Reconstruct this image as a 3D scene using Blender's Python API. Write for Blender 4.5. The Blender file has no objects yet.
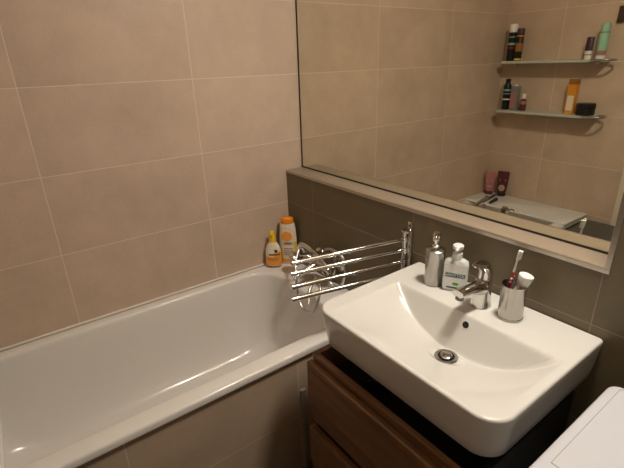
import bpy, bmesh, math, random
from mathutils import Vector, Matrix
random.seed(4)
SC = bpy.context.scene
COL = SC.collection
PI = math.pi

# ------------------------------------------------------------------ camera
CAM = Vector((1.76486521, -1.22136653, 1.52845693))
YAW, PITCH, ROLL, FPX = 0.946359449, 0.380865164, -0.0323849698, 431.574967
F = Vector((-math.sin(YAW)*math.cos(PITCH), math.cos(YAW)*math.cos(PITCH), -math.sin(PITCH)))
R0 = F.cross(Vector((0, 0, 1))).normalized(); U0 = R0.cross(F)
RV = math.cos(ROLL)*R0 + math.sin(ROLL)*U0
UV = -math.sin(ROLL)*R0 + math.cos(ROLL)*U0
cd = bpy.data.cameras.new('camera'); cam = bpy.data.objects.new('camera', cd); COL.objects.link(cam)
cam.matrix_world = Matrix(((RV.x, UV.x, -F.x, CAM.x), (RV.y, UV.y, -F.y, CAM.y), (RV.z, UV.z, -F.z, CAM.z), (0, 0, 0, 1)))
cd.sensor_width = 36; cd.lens = FPX*36/624; cd.clip_start = 0.02
SC.camera = cam

# ------------------------------------------------------------------ light and exposure
LAMP_POS = (1.42, -0.22, 2.415)
LAMP_POWER = 39.0
LAMP_COL = (1.0, 0.90, 0.77)
w = bpy.data.worlds.new('world'); SC.world = w; w.use_nodes = True
w.node_tree.nodes['Background'].inputs[0].default_value = (1, .85, .7, 1)
w.node_tree.nodes['Background'].inputs[1].default_value = 0.02
SC.view_settings.view_transform = 'Standard'; SC.view_settings.look = 'None'
SC.view_settings.exposure = 2.2; SC.view_settings.gamma = 1.0; SC.view_settings.use_curve_mapping = False
SC.cycles.use_denoising = True
SC.cycles.max_bounces = 10; SC.cycles.diffuse_bounces = 6; SC.cycles.glossy_bounces = 6
SC.cycles.sample_clamp_indirect = 0

# ------------------------------------------------------------------ helpers
def tag(o, label=None, cat=None, group=None, kind=None):
    if label: o['label'] = label
    if cat: o['category'] = cat
    if group: o['group'] = group
    if kind: o['kind'] = kind
    return o

def obj(name, bm, m, parent=None, smooth=True, angle=35, loc=None):
    bmesh.ops.recalc_face_normals(bm, faces=bm.faces)
    me = bpy.data.meshes.new(name); bm.to_mesh(me); bm.free()
    if smooth:
        for p in me.polygons: p.use_smooth = True
        me.set_sharp_from_angle(angle=math.radians(angle))
    me.materials.append(m)
    o = bpy.data.objects.new(name, me); COL.objects.link(o)
    if parent: o.parent = parent
    if loc: o.location = loc
    return o

def thing(name, label, cat, loc=(0, 0, 0), rz=0, group=None):
    o = bpy.data.objects.new(name, None); COL.objects.link(o)
    o.empty_display_size = .02
    o.location = loc; o.rotation_euler = (0, 0, rz)
    return tag(o, label, cat, group)

def B(): return bmesh.new()

def box(bm, x0, x1, y0, y1, z0, z1, bev=0, seg=2):
    vs = [bm.verts.new((x, y, z)) for x in (x0, x1) for y in (y0, y1) for z in (z0, z1)]
    fs = []
    for q in ((0, 1, 3, 2), (4, 6, 7, 5), (0, 4, 5, 1), (2, 3, 7, 6), (0, 2, 6, 4), (1, 5, 7, 3)):
        fs.append(bm.faces.new([vs[i] for i in q]))
    if bev:
        es = list({e for f in fs for e in f.edges})
        bmesh.ops.bevel(bm, geom=es, offset=bev, segments=seg, affect='EDGES', profile=.5)
    return bm

def tube(bm, pts, r, n=12, caps=True):
    """sweep a circle along points; r is a number or a list"""
    pts = [Vector(p) for p in pts]
    rs = r if isinstance(r, (list, tuple)) else [r]*len(pts)
    rings = []; prev = None
    for i, p in enumerate(pts):
        if i == 0: t = pts[1]-p
        elif i == len(pts)-1: t = p-pts[i-1]
        else: t = (pts[i+1]-p).normalized()+(p-pts[i-1]).normalized()
        t.normalize()
        if prev is None:
            a = Vector((0, 0, 1)) if abs(t.z) < .9 else Vector((1, 0, 0))
            u = t.cross(a).normalized()
        else:
            u = (prev-t*prev.dot(t)).normalized()
        v = t.cross(u); prev = u
        rings.append([bm.verts.new(p+rs[i]*(math.cos(2*PI*k/n)*u+math.sin(2*PI*k/n)*v)) for k in range(n)])
    for a, b in zip(rings, rings[1:]):
        for k in range(n): bm.faces.new((a[k], a[(k+1) % n], b[(k+1) % n], b[k]))
    if caps:
        bm.faces.new(rings[0][::-1]); bm.faces.new(rings[-1])
    return bm

def lathe(bm, prof, n=32, sx=1, sy=1, c=(0, 0), rot=None, org=(0, 0, 0)):
    """prof: (radius, z) from bottom to top, closed by caps when the radius is above zero"""
    M = rot.to_matrix().to_4x4() if rot else Matrix()
    M = Matrix.Translation(org) @ M
    rings = []
    for r, z in prof:
        if r < 1e-6:
            rings.append([bm.verts.new(M @ Vector((c[0], c[1], z)))])
        else:
            rings.append([bm.verts.new(M @ Vector((c[0]+r*sx*math.cos(2*PI*k/n), c[1]+r*sy*math.sin(2*PI*k/n), z))) for k in range(n)])
    for a, b in zip(rings, rings[1:]):
        for k in range(n):
            A = [a[k % len(a)], a[(k+1) % n % len(a)], b[(k+1) % n % len(b)], b[k % len(b)]]
            q = []
            for v in A:
                if v not in q: q.append(v)
            if len(q) > 2: bm.faces.new(q)
    if len(rings[0]) > 1: bm.faces.new(rings[0][::-1])
    if len(rings[-1]) > 1: bm.faces.new(rings[-1])
    return bm

def rrect(x0, x1, y0, y1, r, z, M=10, S=12):
    """rounded rectangle ring; r = one radius or (x0y0, x1y0, x1y1, x0y1)"""
    if not isinstance(r, (tuple, list)): r = (r,)*4
    cs = [((x0+r[0], y0+r[0]), PI, r[0]), ((x1-r[1], y0+r[1]), 1.5*PI, r[1]), ((x1-r[2], y1-r[2]), 0, r[2]), ((x0+r[3], y1-r[3]), .5*PI, r[3])]
    out = []
    for i, ((cx, cy), a0, rr) in enumerate(cs):
        arc = [(cx+rr*math.cos(a0+.5*PI*k/M), cy+rr*math.sin(a0+.5*PI*k/M)) for k in range(M+1)]
        out += arc
        (nx, ny), na, nr = cs[(i+1) % 4]
        e = (nx+nr*math.cos(na), ny+nr*math.sin(na)); s = arc[-1]
        out += [(s[0]+(e[0]-s[0])*k/S, s[1]+(e[1]-s[1])*k/S) for k in range(1, S)]
    return [(x, y, z) for x, y in out]

def loft(bm, rings, cap0=True, cap1=True):
    R = [[bm.verts.new(p) for p in r] for r in rings]
    n = len(R[0])
    for a, b in zip(R, R[1:]):
        for k in range(n): bm.faces.new((a[k], a[(k+1) % n], b[(k+1) % n], b[k]))
    if cap0: bm.faces.new(R[0][::-1])
    if cap1: bm.faces.new(R[-1])
    return R

# ------------------------------------------------------------------ materials
def mat(name, col, rough=.5, metal=0, spec=.5, coat=0, trans=0, emit=0, ior=1.45, noise=None, bump=None, alpha=1):
    m = bpy.data.materials.new(name); m.use_nodes = True
    nt = m.node_tree; b = nt.nodes['Principled BSDF']
    b.inputs['Base Color'].default_value = (*col, 1)
    b.inputs['Roughness'].default_value = rough; b.inputs['Metallic'].default_value = metal
    b.inputs['Specular IOR Level'].default_value = spec; b.inputs['Coat Weight'].default_value = coat
    b.inputs['Transmission Weight'].default_value = trans; b.inputs['IOR'].default_value = ior
    b.inputs['Alpha'].default_value = alpha
    if emit:
        b.inputs['Emission Color'].default_value = (*LAMP_COL, 1); b.inputs['Emission Strength'].default_value = emit
    tc = nt.nodes.new('ShaderNodeTexCoord')
    if noise:
        sc, amt = noise
        nz = nt.nodes.new('ShaderNodeTexNoise'); nz.inputs['Scale'].default_value = sc; nz.inputs['Detail'].default_value = 5
        nt.links.new(tc.outputs['Object'], nz.inputs['Vector'])
        mx = nt.nodes.new('ShaderNodeMix'); mx.data_type = 'RGBA'
        mx.inputs['A'].default_value = (*[c*(1-amt) for c in col], 1); mx.inputs['B'].default_value = (*[min(1, c*(1+amt)) for c in col], 1)
        nt.links.new(nz.outputs['Fac'], mx.inputs['Factor']); nt.links.new(mx.outputs['Result'], b.inputs['Base Color'])
    if bump:
        sc, st = bump
        nz = nt.nodes.new('ShaderNodeTexNoise'); nz.inputs['Scale'].default_value = sc
        nt.links.new(tc.outputs['Object'], nz.inputs['Vector'])
        bp = nt.nodes.new('ShaderNodeBump'); bp.inputs['Strength'].default_value = st; bp.inputs['Distance'].default_value = .001
        nt.links.new(nz.outputs['Fac'], bp.inputs['Height']); nt.links.new(bp.outputs['Normal'], b.inputs['Normal'])
    return m

def tile_mat(name, col, grout, axis, u0, pu, v0, pv, rough=.45, gw=.003, vaxis=2, var=.2, spec=.5, noshift=None):
    """tiles with grout lines at u = u0 + k*pu and v = v0 + k*pv in the room's own metres"""
    m = bpy.data.materials.new(name); m.use_nodes = True
    nt = m.node_tree; N = nt.nodes; L = nt.links; b = N['Principled BSDF']
    g = N.new('ShaderNodeNewGeometry'); s = N.new('ShaderNodeSeparateXYZ'); L.new(g.outputs['Position'], s.inputs[0])
    def math_(op, a, bb=None, cl=False):
        n = N.new('ShaderNodeMath'); n.operation = op; n.use_clamp = cl
        for i, v in enumerate((a, bb)):
            if v is None: continue
            if isinstance(v, (int, float)): n.inputs[i].default_value = v
            else: L.new(v, n.inputs[i])
        return n.outputs[0]
    u = math_('SUBTRACT', s.outputs[axis], u0); v = math_('SUBTRACT', s.outputs[vaxis], v0)
    du = math_('PINGPONG', u, pu/2); dv = math_('PINGPONG', v, pv/2)
    d = math_('MINIMUM', du, dv)
    mr = N.new('ShaderNodeMapRange'); mr.inputs['From Min'].default_value = gw*.35; mr.inputs['From Max'].default_value = gw*.65
    L.new(d, mr.inputs['Value'])                                   # 0 in grout, 1 on tile
    # each tile its own offset into the cloudy pattern
    iu = math_('FLOOR', math_('DIVIDE', u, pu)); iv = math_('FLOOR', math_('DIVIDE', v, pv))
    cb = N.new('ShaderNodeCombineXYZ'); L.new(math_('MULTIPLY', iu, 7.3), cb.inputs[0]); L.new(math_('MULTIPLY', iv, 5.1), cb.inputs[1])
    va = N.new('ShaderNodeVectorMath'); va.operation = 'ADD'; L.new(g.outputs['Position'], va.inputs[0]); L.new(cb.outputs[0], va.inputs[1])
    n1 = N.new('ShaderNodeTexNoise'); n1.inputs['Scale'].default_value = 5; n1.inputs['Detail'].default_value = 7; n1.inputs['Roughness'].default_value = .62
    n2 = N.new('ShaderNodeTexNoise'); n2.inputs['Scale'].default_value = 120; n2.inputs['Detail'].default_value = 3
    L.new(va.outputs[0], n1.inputs['Vector']); L.new(va.outputs[0], n2.inputs['Vector'])
    wn = N.new('ShaderNodeTexWhiteNoise'); L.new(cb.outputs[0], wn.inputs['Vector'])
    f = math_('ADD', math_('MULTIPLY', n1.outputs['Fac'], .7), math_('MULTIPLY', n2.outputs['Fac'], .2))
    f = math_('ADD', f, math_('MULTIPLY', wn.outputs['Value'], .12))
    c1 = N.new('ShaderNodeMix'); c1.data_type = 'RGBA'
    c1.inputs['A'].default_value = (*[c*(1-var*1.8) for c in col], 1); c1.inputs['B'].default_value = (*[c*(1+var*1.8) for c in col], 1)
    L.new(f, c1.inputs['Factor'])
    c2 = N.new('ShaderNodeMix'); c2.data_type = 'RGBA'; c2.inputs['A'].default_value = (*grout, 1)
    L.new(c1.outputs['Result'], c2.inputs['B']); L.new(mr.outputs[0], c2.inputs['Factor']); L.new(c2.outputs['Result'], b.inputs['Base Color'])
    rr = N.new('ShaderNodeMapRange'); rr.inputs['To Min'].default_value = .8; rr.inputs['To Max'].default_value = rough
    L.new(mr.outputs[0], rr.inputs['Value']); L.new(rr.outputs[0], b.inputs['Roughness'])
    b.inputs['Specular IOR Level'].default_value = spec
    h = math_('ADD', mr.outputs[0], math_('MULTIPLY', n2.outputs['Fac'], .12))
    bp = N.new('ShaderNodeBump'); bp.inputs['Strength'].default_value = .35; bp.inputs['Distance'].default_value = .001
    L.new(h, bp.inputs['Height']); L.new(bp.outputs['Normal'], b.inputs['Normal'])
    return m

BEIGE = (.565, .437, .335); GROUT = (.74, .62, .50)
DARK = (.165, .130, .073); DGROUT = (.30, .25, .19)
ZR = 1.476
M = {}
M['tileA'] = tile_mat('beige wall tile', BEIGE, GROUT, 1, -.516, .6, ZR, .3)
M['tileC'] = tile_mat('beige end wall tile', BEIGE, GROUT, 0, .3625, .6, ZR, .3)
M['tileP'] = tile_mat('beige bath panel tile', (.50, .39, .285), GROUT, 1, -.533, .598, .274, .3, gw=.0025)
M['dark'] = tile_mat('dark brown wall tile', DARK, DGROUT, 0, .213, .603, .876, .3, rough=.42, gw=.0028)
M['ledge'] = tile_mat('grey brown ledge tile', (.30, .24, .18), (.36, .30, .23), 0, .213, .603, .5, 3, rough=.3, gw=.003, var=.05)  # lighter than the wall tile: glossy reflection put into the colour
M['floor'] = tile_mat('dark floor tile', (.10, .08, .06), (.16, .13, .1), 0, .2, .6, -.2, .3, vaxis=1)
M['paint'] = mat('white ceiling paint', (.78, .76, .72), .9)
M['ceram'] = mat('glazed white ceramic', (.70, .69, .66), .16, coat=.4)
M['acryl'] = mat('white bath acrylic', (.74, .715, .68), .2, coat=.25)
M['white'] = mat('white plastic', (.74, .74, .73), .35)
M['appl'] = mat('white enamelled steel', (.58, .59, .64), .32)
M['seam'] = mat('grey seam', (.36, .32, .32), .6)
M['sil'] = mat('white silicone', (.78, .72, .64), .5)
M['chrome'] = mat('polished chrome', (.68, .67, .65), .09, 1)
M['brushed'] = mat('brushed steel', (.46, .44, .41), .25, 1, noise=(60, .05))
M['trim'] = mat('satin metal trim', (.55, .5, .43), .3, 1)
M['hose'] = mat('metal hose', (.62, .6, .57), .28, 1)
M['black'] = mat('black plastic', (.012, .012, .012), .4)
M['void'] = mat('black inside', (.01, .009, .008), .8)  # near-black, shade inside the cabinet and holes put into colour
M['mirror'] = mat('mirror glass', (.78, .765, .67), .0, 1)
M['medge'] = mat('dark mirror edge', (.02, .018, .015), .5)
M['glass'] = mat('frosted shelf glass', (.62, .68, .60), .35, trans=.25, ior=1.45)
M['clear'] = mat('clear gel plastic', (.86, .90, .86), .12, trans=.35, ior=1.2)
M['orange'] = mat('orange plastic', (.85, .27, .01), .35)
M['yellow'] = mat('yellow plastic', (.82, .52, .02), .35)
M['cream'] = mat('cream plastic', (.80, .72, .58), .35)
M['peach'] = mat('orange print', (.85, .34, .05), .4)
M['print'] = mat('brown print', (.25, .12, .05), .5)
M['navy'] = mat('dark print', (.03, .03, .06), .4)
M['green'] = mat('dark green print', (.015, .10, .07), .4)
M['leaf'] = mat('leaf green print', (.10, .33, .04), .4)
M['mint'] = mat('mint plastic', (.30, .56, .40), .4)
M['red'] = mat('red plastic', (.45, .02, .04), .3)
M['pink'] = mat('pink plastic', (.42, .17, .18), .4)
M['maroon'] = mat('dark maroon plastic', (.10, .02, .025), .4)
M['purple'] = mat('dark purple plastic', (.06, .025, .05), .4)
M['amber'] = mat('amber carton', (.72, .30, .03), .45)
M['gold'] = mat('gold brown print', (.30, .13, .02), .45)
M['grey'] = mat('grey plastic', (.20, .21, .19), .4)
M['laundry'] = mat('dark grey plastic', (.075, .08, .072), .35)
M['teal'] = mat('pale teal print', (.22, .42, .40), .4)
M['bristle'] = mat('white bristles', (.85, .84, .8), .7)
M['door'] = mat('brown door laminate', (.07, .045, .03), .4)
M['frame'] = mat('pale door frame', (.72, .64, .52), .45)
M['lampglow'] = mat('lit opal glass', (.9, .9, .9), .5, emit=LAMP_POWER)

def wood():
    m = bpy.data.materials.new('brown wood veneer'); m.use_nodes = True
    nt = m.node_tree; N = nt.nodes; L = nt.links; b = N['Principled BSDF']
    g = N.new('ShaderNodeTexCoord'); mp = N.new('ShaderNodeMapping'); mp.inputs['Scale'].default_value = (2.2, 30, 30)
    L.new(g.outputs['Object'], mp.inputs[0])
    n = N.new('ShaderNodeTexNoise'); n.inputs['Scale'].default_value = 2.2; n.inputs['Detail'].default_value = 8; n.inputs['Roughness'].default_value = .6
    L.new(mp.outputs[0], n.inputs['Vector'])
    r = N.new('ShaderNodeValToRGB'); e = r.color_ramp.elements
    e[0].position = .3; e[0].color = (.14, .066, .028, 1); e[1].position = .72; e[1].color = (.31, .16, .075, 1)
    L.new(n.outputs['Fac'], r.inputs[0]); L.new(r.outputs[0], b.inputs['Base Color'])
    b.inputs['Roughness'].default_value = .42
    return m
M['wood'] = wood()

# ------------------------------------------------------------------ the room
XR, YC, ZC, D, H, W = 2.16, -1.692, 2.45, -.094, 1.036, 1.421
def struct(name, bm, m, **k):
    o = obj(name, bm, m, smooth=False, **k); o['kind'] = 'structure'; return o
struct('floor', box(B(), -.1, XR+.1, YC-.1, .12, -.08, 0), M['floor'])
struct('ceiling', box(B(), -.1, XR+.1, YC-.1, .12, ZC, ZC+.08), M['paint'])
struct('wall_left', box(B(), -.1, 0, YC-.1, .12, 0, ZC), M['tileA'])
struct('wall_right', box(B(), XR, XR+.1, YC-.1, .12, 0, ZC), tile_mat('dark brown right wall tile', DARK, DGROUT, 1, -.094, .6, .876, .3))
struct('wall_mirror', box(B(), 0, XR, .006, .12, 0, ZC), M['tileC'])
# wall_front: the end wall across from the mirror, with the doorway
b = B(); box(b, 0, .845, YC-.1, YC, 0, ZC); box(b, 1.70, XR, YC-.1, YC, 0, ZC); box(b, .845, 1.70, YC-.1, YC, 2.07, ZC)
struct('wall_front', b, M['tileC'])
struct('wall_lower', box(B(), 0, W, D, .006, 0, H-.010), M['dark'])
struct('wall_pier', box(B(), W, XR, D, .006, 0, ZC), M['dark'])
struct('trim_1', box(B(), 0, W, D+.004, .006, H-.010, H), M['ledge'])            # tiled ledge top
struct('trim_2', box(B(), .001, W+.0105, D-.0025, D+.004, H-.0115, H+.0008, .0012), M['trim'])   # edge profile of the ledge
struct('trim_3', box(B(), W-.002, W+.0105, D-.0025, D+.004, H+.0008, ZC-.001, .0012), M['trim'])     # upright edge profile
struct('trim_4', box(B(), 0.0005, .009, -1.689, D-.002, .571, .579, .002), M['sil'])                 # joint over the bath
dr = struct('door_1', box(B(), .885, 1.66, YC-.055, YC-.015, .008, 2.03, .002), M['door'])
hb = B(); tube(hb, [(1.61, YC-.015, 1.02), (1.61, YC+.035, 1.02), (1.60, YC+.042, 1.02), (1.50, YC+.042, 1.02)], .008); lathe(hb, [(.024, 0), (.024, .006)], rot=Matrix.Rotation(-PI/2, 3, 'X').to_euler(), org=(1.61, YC-.015, 1.02))
obj('door_handle', hb, M['chrome'], dr)
b = B(); box(b, .845, .885, YC-.09, YC+.012, 0, 2.07, .003); box(b, 1.66, 1.70, YC-.09, YC+.012, 0, 2.07, .003); box(b, .885, 1.66, YC-.09, YC+.012, 2.03, 2.07, .003)
struct('trim_5', b, M['frame'])

# wall mirror
mr = thing('wall_mirror_glass', 'large frameless mirror standing on the tiled ledge', 'mirror', (.7, .003, H))
mr.name = 'large_mirror'
b = B(); box(b, .010-.7, W-.002-.7, -.003, .003, .006, 1.95-H); obj('mirror_pane', b, M['mirror'], mr, smooth=False)
b = B(); box(b, .004-.7, .010-.7, -.0045, .003, .0, 1.95-H); box(b, .004-.7, W-.002-.7, -.0050, .003, .0004, .006); obj('edge_strip', b, M['medge'], mr, smooth=False)

# ------------------------------------------------------------------ ceiling lamp
lp = thing('ceiling_lamp', 'round opal ceiling lamp above the washbasin', 'lamp', (LAMP_POS[0], LAMP_POS[1], ZC))
b = B(); lathe(b, [(.125, -.018), (.13, -.012), (.13, 0)], 48); obj('lamp_base', b, M['chrome'], lp)
b = B(); lathe(b, [(0, -.048), (.06, -.046), (.09, -.038), (.112, -.025), (.120, -.018)], 48); obj('lamp_shade', b, M['lampglow'], lp)

# ------------------------------------------------------------------ bath
bath = thing('bathtub', 'white acrylic bathtub built in along the beige tiled wall', 'bathtub', (0, 0, 0))
b = B(); X0, X1, Y0, Y1, ZT = .002, .703, YC+.002, D-.001, .57
ix0, ix1, iy0, iy1 = .048, .640, -1.63, -.255
R = [rrect(X0, X1, Y0, Y1, .004, .545, 10, 16), rrect(X0, X1, Y0, Y1, .004, .562, 10, 16), rrect(X0+.003, X1-.003, Y0+.003, Y1-.003, .004, .568, 10, 16),
     rrect(X0+.009, X1-.009, Y0+.009, Y1-.009, .004, ZT, 10, 16)]
for off, z in ((-.004, ZT), (0, ZT-.001), (.004, ZT-.004), (.007, ZT-.010), (.009, ZT-.018)):
    R.append(rrect(ix0+off, ix1-off, iy0+off, iy1-off, (.11, .10, .10, .12), z, 10, 16))
f0 = (ix0+.009, ix1-.009, iy0+.009, iy1-.009, .552)
f1 = (.135, .53, -1.42, -.39, .175)
for t, e in ((.2, .06), (.4, .14), (.6, .24), (.75, .34), (.86, .47), (.93, .62), (.975, .8), (1, 1)):
    zz = f0[4]+(f1[4]-f0[4])*t
    q = [f0[i]+(f1[i]-f0[i])*e for i in range(4)]
    R.append(rrect(*q, (.12+.01*t,)*4, zz, 10, 16))
R.append(rrect(f1[0]+.04, f1[1]-.04, f1[2]+.04, f1[3]-.04, .10, .168, 10, 16))
R.append(rrect(f1[0]+.12, f1[1]-.12, f1[2]+.2, f1[3]-.2, .05, .163, 10, 16))
loft(b, R, cap0=False)
obj('tub_shell', b, M['acryl'], bath, angle=50)
b = B(); box(b, .682, .692, YC+.003, D-.001, 0, .5455); obj('tiled_side_panel', b, M['tileP'], bath, smooth=False)
b = B(); lathe(b, [(.032, .163), (.034, .166), (.028, .168), (.018, .166)], c=(.33, -.52)); obj('drain', b, M['chrome'], bath)

# ------------------------------------------------------------------ washbasin
def smin(a, c, k):
    h = max(k-abs(a-c), 0)/k
    return min(a, c)-h*h*k*.25
XC, HW, YF, YB = 1.173, .262, -.556, -.262
def depth(x, y):
    u = abs(x-XC)/HW; v = (y-YF)/(YB-.03-YF)
    if u >= 1.12 or v <= 0: return 0.
    su = max(0, 1-u**2.4) if u < 1 else 0
    A = .110*(su**1.1)*(min(v, 1)**.85)
    yb = YB
    Bk = max(0, (yb-y))*2.0
    return max(0, smin(A, Bk, .008))
DR = Vector((1.190, -.370))
basin = thing('washbasin', 'wide rectangular white ceramic washbasin on the dark tiled wall', 'washbasin', (0, 0, 0))
b = B(); ZB = .85
bx0, bx1, by0, by1 = .853, 1.457, -.568, D-.0015
rad = (.062, .062, .006, .006)
out = rrect(bx0+.006, bx1-.006, by0+.006, by1-.002, (.056, .056, .004, .004), ZB, 12, 40)
rings = []
K = 84
dd = depth(DR.x, DR.y)
for k in range(K+1):
    s = (k/K)
    ring = []
    for (x, y, z) in out:
        px = DR.x+(x-DR.x)*s; py = DR.y+(y-DR.y)*s
        r = math.hypot(px-DR.x, py-DR.y)
        if k == 0:
            a = math.atan2(y-DR.y, x-DR.x); px, py = DR.x+.001*math.cos(a), DR.y+.001*math.sin(a); r = .001
        d = depth(px, py); m_ = min(1, max(0, (r-.022)/.03)); m_ = m_*m_*(3-2*m_)
        d = (dd+.001)*(1-m_)+d*m_
        ring.append((px, py, ZB-d))
    rings.append(ring)
def side(si, fr, z): return rrect(bx0+si, bx1-si, by0+fr, by1-min(si, .002), (max(.03, .062-si*.3),)*2+(.006, .006), z, 12, 40)
rings += [side(.003, .003, ZB-.0008), side(.001, .001, ZB-.003), side(0, 0, ZB-.007), side(.002, .002, ZB-.03), side(.005, .006, ZB-.06), side(.008, .011, ZB-.09), side(.012, .016, ZB-.118), side(.020, .025, ZB-.131), side(.036, .045, ZB-.137)]
loft(b, rings, cap0=True)
obj('basin_bowl', b, M['ceram'], basin, angle=60)
zd = ZB-dd
b = B(); lathe(b, [(.031, -.001), (.032, .0025), (.029, .0045), (.0225, .004), (.0215, -.0005)], 40, org=(DR.x, DR.y, zd)); obj('drain_ring', b, M['chrome'], basin)
b = B(); lathe(b, [(.0215, 0), (.0215, .0018)], 32, org=(DR.x, DR.y, zd-.001)); obj('drain_hole', b, M['void'], basin)
b = B(); lathe(b, [(.015, .001), (.017, .004), (.016, .008), (.010, .0105), (0, .011)], 32, org=(DR.x, DR.y, zd)); obj('drain_plug', b, M['chrome'], basin)
oy = -.2745; oz = ZB-depth(1.178, oy)
nrm = Vector((0, -2.0, 1)).normalized()
eu = Vector((0, 0, 1)).rotation_difference(nrm).to_euler()
b = B(); lathe(b, [(.0125, -.002), (.0128, .0012), (.0105, .0016), (.0098, .0002)], 28, rot=eu, org=(1.178, oy, oz)); obj('overflow_ring', b, M['ceram'], basin)
b = B(); lathe(b, [(.0098, -.002), (.0098, .0009)], 28, rot=eu, org=(1.178, oy, oz)); obj('overflow_hole', b, M['void'], basin)

# ------------------------------------------------------------------ basin tap
tp = thing('basin_tap', 'chrome single lever tap at the back of the washbasin', 'tap', (1.161, -.185, ZB), 0); tp.scale = (1.12, 1.12, 1.06)
b = B(); loft(b, [[(x, y, z) for x, y, z in rrect(-w_/2, w_/2, -d_/2+o, d_/2+o, min(w_, d_)*.42, z, 6, 3)] for w_, d_, o, z in
    ((.052, .054, 0, 0), (.050, .052, 0, .004), (.044, .046, 0, .02), (.040, .042, .001, .05), (.038, .040, .003, .075), (.035, .037, .004, .080))])
obj('tap_body', b, M['chrome'], tp, angle=45)
b = B()
sp = [(-.000, .000, .052), (-.001, -.036, .063), (-.002, -.070, .068), (-.0025, -.102, .070)]
rr_ = []
for i, (x, y, z) in enumerate(sp):
    w_ = (.020, .0185, .017, .016)[i]; h_ = (.025, .018, .0125, .0095)[i]
    rr_.append([(x+w_*math.cos(a)*(1 if abs(math.cos(a)) < 1 else 1), y, z+h_*math.sin(a)) for a in [2*PI*k/20 for k in range(20)]])
loft(b, rr_); obj('spout', b, M['chrome'], tp, angle=50)
b = B(); lathe(b, [(.0105, -.012), (.0105, 0)], 20, org=(-.0025, -.092, .063)); obj('aerator', b, M['grey'], tp)
b = B()
lv = [((0, .006), .078, .017, .018), ((0, .008), .092, .0175, .019), ((0, .004), .108, .0165, .017), ((-.002, -.004), .118, .018, .022), ((-.003, -.012), .124, .019, .027), ((-.003, -.014), .1275, .017, .025)]
loft(b, [[(cx+a_*math.cos(t), cy+c_*math.sin(t), z) for t in [2*PI*k/24 for k in range(24)]] for (cx, cy), z, a_, c_ in lv])
obj('lever', b, M['chrome'], tp, angle=50)

# ------------------------------------------------------------------ steel soap dispenser
sd = thing('soap_dispenser', 'brushed steel pump soap dispenser at the left back of the basin', 'soap dispenser', (.990, -.186, ZB), math.radians(40))
b = B(); lathe(b, [(.0285, 0), (.030, .002), (.0295, .005), (.0295, .116), (.0305, .117), (.0305, .120), (.028, .122), (.012, .126)], 40); obj('cylinder_body', b, M['brushed'], sd)
b = B(); lathe(b, [(.013, .122), (.013, .134), (.010, .136), (.007, .138), (.007, .150), (.0115, .151), (.0125, .155), (.0125, .170), (.010, .176), (0, .178)], 28); tube(b, [(0, 0, .164), (-.004, -.026, .164), (-.004, -.034, .160)], [.0055, .0048, .004]); obj('pump_head', b, M['chrome'], sd)

# ------------------------------------------------------------------ text
def text(name, s, size, m, parent, loc, rot, ext=.0002):
    cu = bpy.data.curves.new(name, 'FONT'); cu.body = s; cu.size = size; cu.extrude = ext; cu.align_x = 'CENTER'; cu.align_y = 'CENTER'
    t = bpy.data.objects.new(name, cu); COL.objects.link(t)
    dg = bpy.context.evaluated_depsgraph_get(); me = bpy.data.meshes.new_from_object(t.evaluated_get(dg))
    bpy.data.objects.remove(t); o = bpy.data.objects.new(name, me); COL.objects.link(o)
    me.materials.clear(); me.materials.append(m)
    o.parent = parent; o.location = loc; o.rotation_euler = rot
    return o

# clear gel bottle: local -y is the label side
sg = thing('soap_bottle', 'clear gel soap bottle with white pump and green SANYTOL label', 'soap bottle', (1.057, -.168, ZB), math.radians(28))
def oval(w_, d_, r_, z): return rrect(-w_/2, w_/2, -d_/2, d_/2, r_, z, 6, 4)
b = B(); loft(b, [oval(.064, .030, .012, 0), oval(.072, .036, .014, .003), oval(.073, .037, .014, .03), oval(.073, .037, .014, .086), oval(.068, .034, .014, .098), oval(.050, .028, .012, .104), oval(.026, .024, .010, .108), oval(.024, .024, .0115, .110)])
obj('bottle_body', b, M['clear'], sg, angle=50)
b = B(); box(b, -.033, .033, -.0196, -.0187, .008, .093); obj('label_sheet', b, M['white'], sg, smooth=False)
b = B(); box(b, -.029, .031, -.0199, -.0196, .050, .064); obj('label_band', b, M['green'], sg, smooth=False)
text('label_text', 'SANYTOL', .0138, M['white'], sg, (.001, -.0202, .0572), (PI/2, 0, 0))
b = B(); lathe(b, [(0, -.0001), (1, -.0001), (1, .0002), (0, .0002)], 16, sx=.010, sy=.005, rot=Matrix.Rotation(PI/2, 3, 'X').to_euler(), org=(.004, -.0197, .028)); obj('leaf_mark', b, M['leaf'], sg)
b = B(); box(b, -.022, .020, -.0199, -.0196, .012, .0175); obj('label_foot', b, M['green'], sg, smooth=False)
b = B(); lathe(b, [(.0145, .108), (.0150, .112), (.0145, .126), (.009, .128), (.006, .130), (.006, .138), (.015, .139), (.0165, .143), (.016, .150), (.012, .153), (0, .154)], 28); tube(b, [(0, 0, .146), (0, -.026, .146), (0, -.031, .143)], [.006, .005, .004]); obj('pump_head', b, M['white'], sg)

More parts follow.
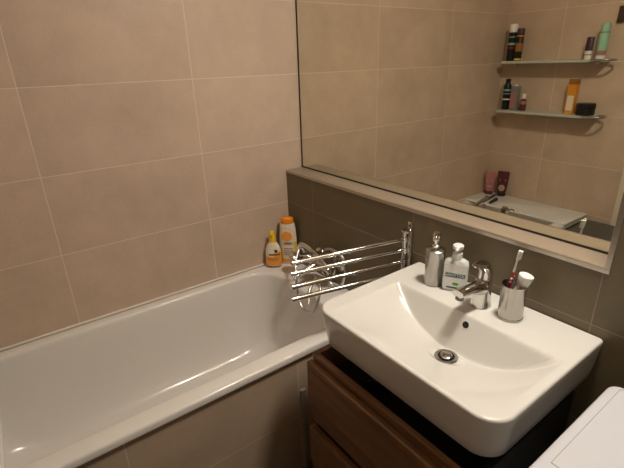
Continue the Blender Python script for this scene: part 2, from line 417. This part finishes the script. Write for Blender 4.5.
# ------------------------------------------------------------------ tumbler, toothbrush, toothpaste
cp = thing('toothbrush_cup', 'brushed steel cup right of the tap holding a toothbrush', 'cup', (1.250, -.180, ZB))
b = B(); lathe(b, [(.0325, 0), (.0338, .003), (.0338, .006), (.0325, .0075), (.0325, .100), (.0330, .102), (.0315, .1025), (.0310, .100), (.0310, .006), (0, .005)], 48); obj('cup_wall', b, M['brushed'], cp)
def axis_frame(o, p0, p1, face=None):
    """orient o so its z runs p0 -> p1 and its -y looks at the point face"""
    z = (Vector(p1)-Vector(p0)).normalized(); f = (Vector(face)-Vector(p0)).normalized()
    y = -(f-z*f.dot(z)).normalized(); x = y.cross(z)
    o.matrix_world = Matrix(((x.x, y.x, z.x, p0[0]), (x.y, y.y, z.y, p0[1]), (x.z, y.z, z.z, p0[2]), (0, 0, 0, 1)))
tb = thing('toothbrush', 'red and white toothbrush leaning in the steel cup', 'toothbrush')
axis_frame(tb, (1.228, -.186, ZB+.008), (1.252, -.186, 1.046), (1.9, -.1, 1.0))
b = B(); loft(b, [[(x, y, z) for x, y, z in rrect(-w_/2, w_/2, -d_/2, d_/2, min(w_, d_)*.45, z, 4, 2)] for w_, d_, z in ((.006, .005, 0), (.010, .008, .004), (.011, .009, .06), (.012, .009, .10), (.009, .007, .128), (.008, .006, .133))]); obj('handle', b, M['red'], tb)
b = B()
for z in (.103, .113): tube(b, [(-.008, -.001, z), (.008, -.001, z+.004)], .0028)
obj('grip_rings', b, M['white'], tb)
b = B(); loft(b, [[(x, y, z) for x, y, z in rrect(-w_/2, w_/2, -d_/2, d_/2, min(w_, d_)*.45, z, 4, 2)] for w_, d_, z in ((.008, .006, .132), (.006, .005, .15), (.006, .0045, .165), (.011, .005, .172), (.012, .005, .19), (.008, .004, .197))]); obj('neck', b, M['white'], tb)
b = B()
for i in range(7):
    for j in range(3): box(b, -.0048+j*.0036, -.0022+j*.0036, -.0135, -.0022, .169+i*.0036, .1718+i*.0036)
for v in b.verts: v.co = Vector((-v.co.y*1.0, v.co.x, v.co.z))
obj('bristles', b, M['bristle'], tb, smooth=False)
tpst = thing('toothpaste_tube', 'white toothpaste tube with wide cap standing in the steel cup', 'toothpaste')
axis_frame(tpst, (1.247, -.181, ZB+.006), (1.272, -.168, .985), (1.76, -1.2, 1.5))
b = B(); loft(b, [[(x, y, z) for x, y, z in rrect(-w_/2, w_/2, -d_/2, d_/2, min(w_, d_)*.45, z, 4, 2)] for w_, d_, z in ((.034, .003, 0), (.034, .006, .02), (.031, .020, .07), (.026, .024, .098), (.018, .018, .103))]); obj('tube_body', b, M['white'], tpst)
b = B(); lathe(b, [(.0135, .098), (.0150, .100), (.0190, .127), (.0185, .130), (.016, .1315), (0, .1315)], 32); obj('cap', b, M['bristle'], tpst)

# ------------------------------------------------------------------ vanity cabinet
cb = thing('vanity_cabinet', 'brown wood veneer drawer cabinet under the washbasin', 'cabinet', (0, 0, 0))
cx0, cx1, cyf, cyb, czt = .862, 1.425, -.583, -.110, .690
b = B(); box(b, cx0, cx0+.016, cyf, cyb, .05, czt, .001); box(b, cx0+.016, cx1-.016, cyb-.014, cyb, .05, czt); box(b, cx0+.016, cx1-.016, cyf+.02, cyb-.014, .05, .066)
box(b, cx0+.016, cx1-.016, cyf, cyf+.016, .655, czt, .001)
obj('carcass', b, M['wood'], cb)
b = B(); box(b, cx1-.016, cx1, cyf+.018, cyb, .05, czt-.02, .001); obj('side_panel', b, M['black'], cb)  # cabinet side coloured black for the shade beside the washing machine
b = B(); box(b, cx0+.017, cx1-.017, cyf+.017, cyb-.015, .40, .61); obj('interior_shade_block', b, M['void'], cb)  # solid black block in place of the shade inside the open cabinet
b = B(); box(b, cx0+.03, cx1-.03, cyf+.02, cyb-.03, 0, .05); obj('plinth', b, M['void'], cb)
def drawer(z0, z1):
    b = B()
    y0 = cyf-.020
    prof = [(cyf-.001, z0+.004), (y0+.016, z0+.004), (y0+.002, z0+.090), (y0, z0+.096), (y0, z1-.026), (y0+.0014, z1-.0255), (y0+.0014, z1-.0240), (y0, z1-.0235), (y0, z1-.003), (y0+.003, z1), (cyf-.001, z1)]
    loft(b, [[(x, y, z) for y, z in prof] for x in (cx0-.004, cx1+.004)])
    return obj('drawer', b, M['wood'], cb, smooth=False)
drawer(.418, .664); drawer(.165, .405)
# waste trap under the basin
tr = thing('drain_trap', 'dark waste pipe below the washbasin inside the cabinet', 'pipe', (0, 0, 0))
b = B(); tube(b, [(DR.x, DR.y, .712), (DR.x, DR.y, .68), (DR.x, DR.y, .63)], [.018, .018, .018]); tube(b, [(1.0, -.5, .628), (1.03, -.44, .632), (DR.x-.01, DR.y, .632)], .012); obj('pipe', b, M['black'], tr)

# upright thin metal strip between bath and cabinet
b = B(); box(b, .6925, .7045, -.527, -.505, 0, .396, .002)
tag(obj('upright_metal_strip', b, mat('dull grey metal', (.42, .39, .35), .4, .3), None), 'thin upright metal strip on the bath panel beside the cabinet', 'metal strip')

# ------------------------------------------------------------------ washing machine
wm = thing('washing_machine', 'white washing machine at the right with a plain flat top', 'washing machine', (0, 0, 0))
wx0, wx1, wy0, wy1, wz = 1.532, 2.132, -.86, -.246, .85
b = B(); box(b, wx0+.006, wx1-.006, wy0, wy1-.004, .015, wz-.030, .006, 2); obj('housing', b, M['appl'], wm)
b = B(); R = [rrect(wx0+i, wx1-i, wy0+i, wy1-i, (.012, .012, .026, .026), z, 6, 6) for i, z in ((.003, wz-.0295), (0, wz-.026), (0, wz-.008), (.002, wz-.003), (.006, wz))]
R += [rrect(wx0+.0205, wx1-.0205, wy0+.30, wy1-.012, (.002, .002, .01, .01), z, 6, 6) for z in (wz, wz-.0012)]
R += [rrect(wx0+.0222, wx1-.0222, wy0+.3017, wy1-.0137, (.002, .002, .01, .01), z, 6, 6) for z in (wz-.0012, wz+.0008)]
R += [rrect(wx0+.026, wx1-.026, wy0+.3055, wy1-.018, .008, wz+.0015, 6, 6)]
loft(b, R); obj('top_panel', b, M['appl'], wm, angle=40)
b = B(); box(b, wx0+.0208, wx1-.0208, wy0+.3003, wy0+.3014, wz-.001, wz+.0002); box(b, wx0+.0206, wx0+.0221, wy0+.3003, wy1-.014, wz-.001, wz+.0002)
obj('seam', b, M['seam'], wm, smooth=False)
b = B(); lathe(b, [(.17, 0), (.175, .012), (.15, .022), (.13, .018)], 48, rot=Matrix.Rotation(PI/2, 3, 'X').to_euler(), org=(1.832, wy0, .42)); obj('door_ring', b, M['white'], wm)
b = B(); lathe(b, [(.13, .004), (.13, .016), (.08, .028), (0, .032)], 40, rot=Matrix.Rotation(PI/2, 3, 'X').to_euler(), org=(1.832, wy0, .42)); obj('door_glass', b, M['black'], wm)
b = B(); box(b, wx0+.02, wx0+.19, wy0-.006, wy0+.002, .72, .81, .002); obj('detergent_drawer', b, M['white'], wm)
b = B(); lathe(b, [(.026, 0), (.024, .016), (0, .017)], 28, rot=Matrix.Rotation(PI/2, 3, 'X').to_euler(), org=(1.832, wy0, .765)); obj('programme_knob', b, M['trim'], wm)

# ------------------------------------------------------------------ swivel towel rail
tr = thing('towel_rail', 'chrome swivel towel rail with four bars beside the basin', 'towel rail', (0, 0, 0))
b = B(); box(b, .798, .818, D-.008, D-.0005, .940, .990, .003); box(b, .799, .823, D-.014, D-.0005, .745, .958, .003); obj('wall_bracket', b, M['chrome'], tr)
b = B(); lathe(b, [(.0045, 0), (.004, .0012)], 12, rot=Matrix.Rotation(PI/2, 3, 'X').to_euler(), org=(.808, D-.0078, .975)); obj('screw_head', b, M['black'], tr)
pvx, pvy = .799, -.116
b = B(); tube(b, [(pvx, pvy, .748), (pvx, pvy, .955)], .0075, 16); lathe(b, [(.013, .955), (.014, .958), (.012, .961)], 20, c=(pvx, pvy)); box(b, pvx-.004, pvx+.014, pvy, D-.008, .948, .955); box(b, pvx-.004, pvx+.014, pvy, D-.008, .748, .755); obj('pivot_post', b, M['chrome'], tr)
for z, e in ((.924, (.704, -.538)), (.881, (.695, -.536)), (.836, (.701, -.540)), (.790, (.700, -.542))):
    b = B(); d = Vector((e[0]-pvx, e[1]-pvy, 0)).normalized(); E_ = Vector((e[0], e[1], z))
    tube(b, [(pvx, pvy, z), tuple(E_)], .0078, 16)
    br = obj('bar', b, M['chrome'], tr)
    b = B(); tube(b, [tuple(E_-d*.004), tuple(E_+d*.003), tuple(E_+d*.005)], [.0092, .0092, .0075], 16); obj('end_cap', b, M['chrome'], br)
    b = B(); tube(b, [(pvx, pvy, z-.010), (pvx, pvy, z+.010)], .0105, 16); obj('bar_collar', b, M['chrome'], br)

# ------------------------------------------------------------------ bath mixer, hose, hand shower
mx = thing('bath_mixer', 'chrome bath mixer on the dark tiled wall behind the towel rail', 'bath mixer', (0, 0, 0))
my, mz = -.165, .675
b = B(); tube(b, [(.245, my, mz), (.250, my, mz), (.43, my, mz), (.435, my, mz)], [.018, .022, .022, .018], 20)
tube(b, [(.265, D-.004, mz), (.265, my, mz)], .014, 16); tube(b, [(.415, D-.004, mz), (.415, my, mz)], .014, 16); obj('mixer_body', b, M['chrome'], mx)
for x in (.265, .415):
    b = B(); lathe(b, [(.034, 0), (.032, .006), (.018, .014)], 28, rot=Matrix.Rotation(PI/2, 3, 'X').to_euler(), org=(x, D-.0005, mz)); obj('wall_flange', b, M['chrome'], mx)
b = B(); tube(b, [(.34, my, mz+.005), (.34, my-.03, mz-.008), (.34, my-.10, mz-.020), (.34, my-.135, mz-.035)], [.018, .016, .014, .013], 16); obj('spout', b, M['chrome'], mx)
b = B(); lathe(b, [(.022, mz+.010), (.023, mz+.045), (.018, mz+.052), (0, mz+.053)], 24, c=(.34, my)); tube(b, [(.34, my, mz+.045), (.34, my-.05, mz+.062), (.34, my-.10, mz+.070)], [.010, .008, .007], 12); obj('lever', b, M['chrome'], mx)
b = B(); tube(b, [(.262, my-.010, mz+.01), (.258, my-.02, mz+.05), (.255, my-.03, mz+.062)], [.010, .010, .014], 14); obj('shower_cradle', b, M['chrome'], mx)

def bez(pts, n=14):
    """Catmull-Rom through the points"""
    P = [Vector(p) for p in pts]; P = [2*P[0]-P[1]]+P+[2*P[-1]-P[-2]]; o = []
    for i in range(1, len(P)-2):
        for k in range(n):
            t = k/n; a, b_, c, d = P[i-1], P[i], P[i+1], P[i+2]
            o.append(.5*((2*b_)+(-a+c)*t+(2*a-5*b_+4*c-d)*t*t+(-a+3*b_-3*c+d)*t**3))
    o.append(P[-2]); return [tuple(v) for v in o]
hs = thing('hand_shower', 'chrome hand shower resting on the bath mixer cradle', 'hand shower')
b = B(); tube(b, bez([(.200, -.190, .668), (.222, -.192, .712), (.262, -.196, .750), (.33, -.190, .742), (.40, -.182, .705), (.43, -.18, .68)]), .0115, 14)
obj('handle', b, M['chrome'], hs)
hd = Vector((-.55, -.45, -.70)).normalized()
b = B(); lathe(b, [(0, -.022), (.018, -.020), (.034, -.008), (.038, .004), (.036, .010), (0, .011)], 28, rot=Vector((0, 0, 1)).rotation_difference(hd).to_euler(), org=(.198, -.192, .658)); obj('spray_head', b, M['hose'], hs)
hose = bez([(.375, -.168, .650), (.40, -.150, .600), (.44, -.138, .583), (.472, -.132, .615), (.488, -.130, .69), (.468, -.132, .742), (.40, -.140, .757), (.345, -.135, .725), (.330, -.125, .66), (.36, -.120, .60), (.395, -.122, .62), (.405, -.118, .69), (.39, -.118, .735)], 12)
hose2 = bez([(.275, -.225, .735), (.30, -.262, .69), (.345, -.292, .640), (.360, -.300, .590), (.376, -.302, .545), (.415, -.304, .516), (.468, -.304, .532), (.505, -.300, .586), (.48, -.262, .640), (.42, -.235, .655), (.385, -.225, .62), (.40, -.262, .590), (.43, -.290, .548)], 12)
b = B()
tube(b, hose, .0065, 12)
tag(obj('shower_hose', b, M['hose']), 'metal shower hose curled on the dark wall behind the mixer', 'hose')
b = B(); tube(b, hose2, .0065, 12)
tag(obj('shower_hose', b, M['hose']), 'loop of metal hose hanging into the bath below the towel rail ends', 'hose')

# ------------------------------------------------------------------ bottles on the bath rim
RZ = .5705
o1 = thing('lotion_bottle', 'small white and orange bottle with yellow nozzle on the bath corner', 'bottle', (.050, -.228, RZ), math.radians(52)); o1.scale = (1.2, 1.1, .96)
def ov(w_, d_, z, n=28): return [(w_/2*math.cos(2*PI*k/n), d_/2*math.sin(2*PI*k/n), z) for k in range(n)]
b = B(); loft(b, [ov(.060, .032, 0), ov(.066, .037, .004), ov(.067, .038, .03), ov(.065, .038, .085), ov(.058, .036, .110), ov(.042, .032, .130), ov(.028, .026, .140), ov(.026, .025, .144)]); obj('bottle_body', b, M['cream'], o1, angle=60)
b = B(); lathe(b, [(.0145, .141), (.0150, .160), (.0115, .170), (.009, .186), (.0095, .196), (.006, .200), (0, .201)], 24); box(b, -.006, .006, -.020, -.006, .178, .190, .002); obj('nozzle_cap', b, M['yellow'], o1)
def wrap(b, wfun, dfun, a0, a1, z0, z1, ex=.0006, n=14, shape=None):
    """a thin printed patch that hugs an oval body, facing local -y"""
    nz = 8; G = []
    for j in range(nz+1):
        z = z0+(z1-z0)*j/nz; row = []
        for i in range(n+1):
            t = i/n
            if shape:
                hw = shape((j+.0)/nz); a = -PI/2+math.radians((a0+a1)/2+(t-.5)*(a1-a0)*hw)
            else: a = -PI/2+math.radians(a0+(a1-a0)*t)
            row.append((((wfun(z)/2+ex)*math.cos(a)), ((dfun(z)/2+ex)*math.sin(a)), z))
        G.append([b.verts.new(p) for p in row])
    for r, s in zip(G, G[1:]):
        for i in range(n): b.faces.new((r[i], r[i+1], s[i+1], s[i]))
def interp(tab):
    def f(z):
        for (z0, v0), (z1, v1) in zip(tab, tab[1:]):
            if z <= z1: return v0+(v1-v0)*max(0, (z-z0))/(z1-z0)
        return tab[-1][1]
    return f
wf = interp([(0, .060), (.004, .066), (.03, .067), (.085, .065), (.11, .058)]); df = interp([(0, .032), (.004, .037), (.03, .038), (.085, .038), (.11, .036)])
b = B(); wrap(b, wf, df, -78, 78, .012, .062); obj('orange_print', b, M['peach'], o1)
b = B(); wrap(b, wf, df, 10, 80, .062, .088); obj('orange_print', b, M['peach'], o1)
for a0, a1, z0, z1 in ((-30, 60, .070, .080), (-40, 46, .0505, .0535), (-30, 36, .043, .0455)):
    b = B(); wrap(b, wf, df, a0, a1, z0, z1, .0010); obj('dark_line', b, M['print'], o1)
b = B(); lathe(b, [(0, 0), (.009, 0), (.009, .0006), (0, .0006)], 20, rot=Matrix.Rotation(PI/2, 3, 'X').to_euler(), org=(.012, -.0175, .094)); obj('dark_emblem', b, M['navy'], o1)
b = B(); wrap(b, wf, df, -62, 62, .004, .0085, .001); obj('foot_line', b, M['navy'], o1)

o2 = thing('shower_gel_bottle', 'tall white bottle with orange cap standing in the bath corner', 'bottle', (.062, -.144, RZ), math.radians(50)); o2.scale = (1.18, 1.05, 1.0)
w2 = interp([(0, .062), (.005, .070), (.05, .074), (.13, .074), (.19, .068), (.212, .062)]); d2 = interp([(0, .036), (.005, .042), (.05, .044), (.13, .044), (.19, .042), (.212, .040)])
b = B(); loft(b, [ov(w2(z), d2(z), z) for z in (0, .005, .03, .05, .09, .13, .16, .19, .205, .212)]+[ov(.058, .038, .216)]); obj('bottle_body', b, M['cream'], o2, angle=60)
b = B(); loft(b, [ov(.052, .038, .214), ov(.054, .040, .217), ov(.053, .039, .240), ov(.050, .036, .245), ov(.040, .03, .2465)]); obj('flip_cap', b, M['orange'], o2, angle=50)
b = B(); wrap(b, w2, d2, -44, 34, .126, .178, .0008, shape=lambda t: math.sqrt(max(.02, 1-(2*t-1)**2))); obj('orange_print', b, M['peach'], o2)
b = B(); wrap(b, w2, d2, -62, 62, .010, .030, .0008); obj('foot_band', b, M['peach'], o2)
b = B()
for a, z in ((-50, .18), (-38, .19), (-10, .192), (16, .188), (34, .178), (46, .165), (52, .15), (44, .135)): wrap(b, w2, d2, a-4, a+4, z, z+.006, .0008)
obj('splash_print', b, M['peach'], o2)
for a0, a1, z0, z1 in ((-28, 34, .084, .088), (-28, 34, .072, .076), (-28, 34, .062, .066), (-28, 34, .052, .056), (-34, 40, .1085, .1105), (-34, 40, .1195, .1215), (-22, 26, .111, .117)):
    b = B(); wrap(b, w2, d2, a0, a1, z0, z1, .0008); obj('dark_line', b, M['print'], o2)
b = B(); wrap(b, w2, d2, -75, -38, .03, .085, .0007); obj('yellow_print', b, M['yellow'], o2)
b = B(); wrap(b, w2, d2, 42, 75, .03, .12, .0007); obj('yellow_print', b, M['yellow'], o2)

# ------------------------------------------------------------------ far end of the bath (seen in the mirror)
b = B(); loft(b, [rrect(.012+i, .708-i, -1.688+i, -1.402-i, .006, z) for i, z in ((.002, .5705), (0, .572), (0, .5805), (.002, .582))])
tag(obj('bath_board', b, M['white']), 'flat white board laid across the far end of the bathtub', 'board')
def lay(name, label, cat, p0, p1, r0, r1, m, hl=False):
    b = B(); z = .5825+max(r0, r1)
    tube(b, [(p0[0], p0[1], z), (p0[0]*.5+p1[0]*.5, p0[1]*.5+p1[1]*.5, z), (p1[0], p1[1], z)], [r0, (r0+r1)/2, r1], 12)
    return b
t = thing('long_rod', 'long dark rod with an added highlight strip lying on the white bath board', 'rod')
obj('rod_shaft', lay('', '', '', (.156, -1.408), (.118, -1.610), .006, .006, M['black']), M['black'], t)
b = B(); tube(b, [(.147, -1.408, .5868), (.109, -1.610, .5868)], .004, 8); obj('highlight_strip', b, M['chrome'], t)  # chrome strip added as the highlight along the rod
t = thing('short_handle', 'short thick dark handle lying beside the long rod', 'handle')
obj('handle_grip', lay('', '', '', (.205, -1.410), (.190, -1.51), .008, .012, M['black']), M['black'], t)
def tube_tube(name, label, x, y, z, h, w_, mbody, mcap, rz, tilt, spots):
    """cosmetic tube standing on its cap"""
    t = thing(name, label, 'tube', (x, y, z+.012), rz); t.rotation_euler = (tilt, 0, rz)
    b = B(); lathe(b, [(w_*.36, 0), (w_*.37, .003), (w_*.36, .024)], 24, sy=.75); obj('cap', b, mcap, t)
    b = B(); loft(b, [ov(w_*.72, w_*.55, .024), ov(w_*.80, w_*.55, .035), ov(w_*.92, w_*.40, h*.6), ov(w_, .006, h-.012), ov(w_, .004, h)]); obj('tube_body', b, mbody, t, angle=50)
    for m_, sx_, sz_, x_, z_ in spots:
        b = B(); lathe(b, [(0, 0), (1, 0), (1, .0008), (0, .0008)], 20, sx=sx_, sy=sz_, rot=Matrix.Rotation(PI/2, 3, 'X').to_euler(), org=(x_, -w_*.27 if z_ < h*.5 else -w_*.20, z_))
        for v in b.verts: v.co.y = -(w_*.55/2+.0012)*(1-(v.co.z-.03)/(h-.03))-.003
        obj('print', b, m_, t)
    return t
tube_tube('cosmetic_tube', 'pink cosmetic tube standing in the far bath corner', .055, -1.628, RZ, .165, .076, M['pink'], M['maroon'], PI-.5, 0, [(M['cream'], .020, .004, 0, .10), (M['cream'], .018, .0035, 0, .06)])
tube_tube('cosmetic_tube', 'dark tube with orange round print behind the pink tube', .142, -1.648, RZ, .178, .078, M['maroon'], M['black'], PI-.35, 0, [(M['cream'], .021, .022, 0, .062), (M['orange'], .012, .013, 0, .062), (M['pink'], .026, .012, 0, .115)])

# laundry box at the end of the bath
lb = thing('laundry_box', 'dark grey lidded box on the floor at the end of the bath', 'box', (.868, -1.50, 0))
b = B(); loft(b, [rrect(-.13, .13, -.15, .15, .02, 0), rrect(-.14, .14, -.165, .165, .02, .52)]); obj('box_body', b, M['laundry'], lb)
b = B(); loft(b, [rrect(-.15, .15, -.175, .175, .02, .52), rrect(-.153, .153, -.178, .178, .02, .525), rrect(-.153, .153, -.178, .178, .02, .545), rrect(-.148, .148, -.172, .172, .018, .550), rrect(-.10, .10, -.12, .12, .01, .552)]); obj('lid', b, M['laundry'], lb)

# ------------------------------------------------------------------ wall shelves and what stands on them
S1, S2 = 1.490, 1.186
def shelf(z, x0, x1, label):
    t = thing('glass_shelf', label, 'shelf', (0, YC, z))
    b = B(); loft(b, [rrect(x0, x1, .004, .130, (.004, .004, .035, .02), zz, 8, 6) for zz in (-.014, 0)]); obj('glass_pane', b, M['glass'], t)
    b = B(); tube(b, bez([(x1-.05, .1335, -.004), (x1+.01, .132, -.004), (x1+.045, .115, -.004), (x1+.055, .075, -.004), (x1+.035, .05, -.004), (x1+.005, .045, -.004)]), .006, 12); obj('end_rail', b, M['trim'], t)
    for x in (x0+.05, x1-.05):
        b = B(); box(b, x-.012, x+.012, .001, .035, -.026, -.0145, .002); obj('bracket', b, M['chrome'], t)
    return t
shelf(S1, .055, .655, 'upper of two glass wall shelves above the bath end')
shelf(S2, .060, .665, 'lower of two glass wall shelves above the bath end')

def can(name, label, cat, x, y, z, prof, mbody, cap=None, mcap=None, bands=(), group=None, sx=1, sy=1):
    t = thing(name, label, cat, (x, YC+y, z+.0003))
    b = B(); lathe(b, prof, 24, sx, sy); obj('container_body', b, mbody, t)
    if cap: b = B(); lathe(b, cap, 24, sx, sy); obj('cap', b, mcap, t)
    r = max(p[0] for p in prof)+.0006
    for m_, z0, z1 in bands:
        b = B(); lathe(b, [(r-.001, z0), (r, z0), (r, z1), (r-.001, z1)], 24, sx, sy); obj('printed_band', b, m_, t)
    return t
can('spray_can', 'black spray can with white cap on the upper shelf corner', 'spray can', .085, .062, S1, [(.023, 0), (.025, .004), (.025, .165), (.020, .172)], M['black'], [(.0245, .170), (.0245, .212), (.021, .218), (0, .2185)], M['bristle'], [(M['teal'], .095, .108), (M['red'], .075, .081), (M['teal'], .14, .145)])
can('spray_can', 'slim black spray can with orange print beside the white capped one', 'spray can', .139, .066, S1, [(.020, 0), (.022, .004), (.022, .15), (.018, .156)], M['black'], [(.0215, .154), (.0215, .184), (.018, .190), (0, .1905)], M['purple'], [(M['orange'], .142, .149), (M['yellow'], .004, .014), (M['gold'], .055, .105)])
can('deodorant_stick', 'dark purple stick with white foot on the upper shelf', 'deodorant', .560, .070, S1, [(.019, 0), (.019, .045)], M['white'], [(.0195, .045), (.0195, .112), (.016, .117), (0, .118)], M['purple'], [(M['print'], .022, .027)], sy=.7)
can('spray_can', 'mint green spray can at the right end of the upper shelf', 'spray can', .626, .070, S1, [(.022, 0), (.024, .004), (.024, .135), (.020, .141)], M['mint'], [(.0225, .139), (.0225, .176), (.019, .182), (0, .183)], M['mint'], [(M['pink'], .022, .044), (M['white'], .0, .018), (M['grey'], .134, .139)])
can('lotion_bottle', 'dark bottle with black cap and pale print on the lower shelf', 'bottle', .095, .062, S2, [(.022, 0), (.024, .004), (.024, .150), (.013, .172)], M['black'], [(.015, .172), (.016, .194), (0, .195)], M['black'], [(M['teal'], .118, .130), (M['teal'], .098, .104), (M['white'], .062, .070)])
t = thing('perfume_bottle', 'grey bottle with pinkish label beside the dark bottle', 'bottle', (.158, YC+.066, S2+.0003))
b = B(); box(b, -.026, .026, -.017, .017, 0, .150, .005); obj('container_body', b, M['grey'], t)
b = B(); box(b, -.022, .012, .0172, .0182, .012, .11); obj('label_sheet', b, M['pink'], t, smooth=False)
b = B(); lathe(b, [(.010, .149), (.011, .160), (0, .161)], 16); obj('cap', b, M['white'], t)
can('nail_polish_bottle', 'small black and red bottle with white top on the lower shelf', 'bottle', .222, .070, S2, [(.016, 0), (.019, .004), (.019, .06), (.010, .075)], M['maroon'], [(.011, .075), (.011, .104), (0, .106)], M['bristle'], [(M['pink'], .04, .06)])
t = thing('hair_dye_carton', 'upright amber carton with brown top on the lower shelf', 'carton', (.515, YC+.066, S2+.0003), .1)
b = B(); box(b, -.025, .025, -.016, .016, 0, .168, .001); obj('carton_body', b, M['amber'], t, smooth=False)
b = B(); box(b, -.0255, .0255, -.0165, .0165, .168, .198, .001); obj('carton_top', b, M['gold'], t, smooth=False)
b = B(); box(b, -.018, .020, .0162, .0172, .02, .105); obj('pale_print', b, M['cream'], t, smooth=False)
b = B(); lathe(b, [(0, 0), (.014, 0), (.014, .001), (0, .001)], 20, rot=Matrix.Rotation(-PI/2, 3, 'X').to_euler(), org=(0, .0162, .140)); obj('orange_print', b, M['orange'], t)
can('cream_jar', 'round black jar at the right end of the lower shelf', 'jar', .605, .074, S2, [(.047, 0), (.050, .004), (.050, .040)], M['black'], [(.051, .042), (.051, .062), (.047, .066), (0, .0665)], M['black'])
b = B(); box(b, .652, .745, YC+.001, YC+.022, 1.675, 1.755, .004)
tag(obj('wall_box', b, M['door']), 'small dark brown square box on the end wall above the shelves', 'wall box')
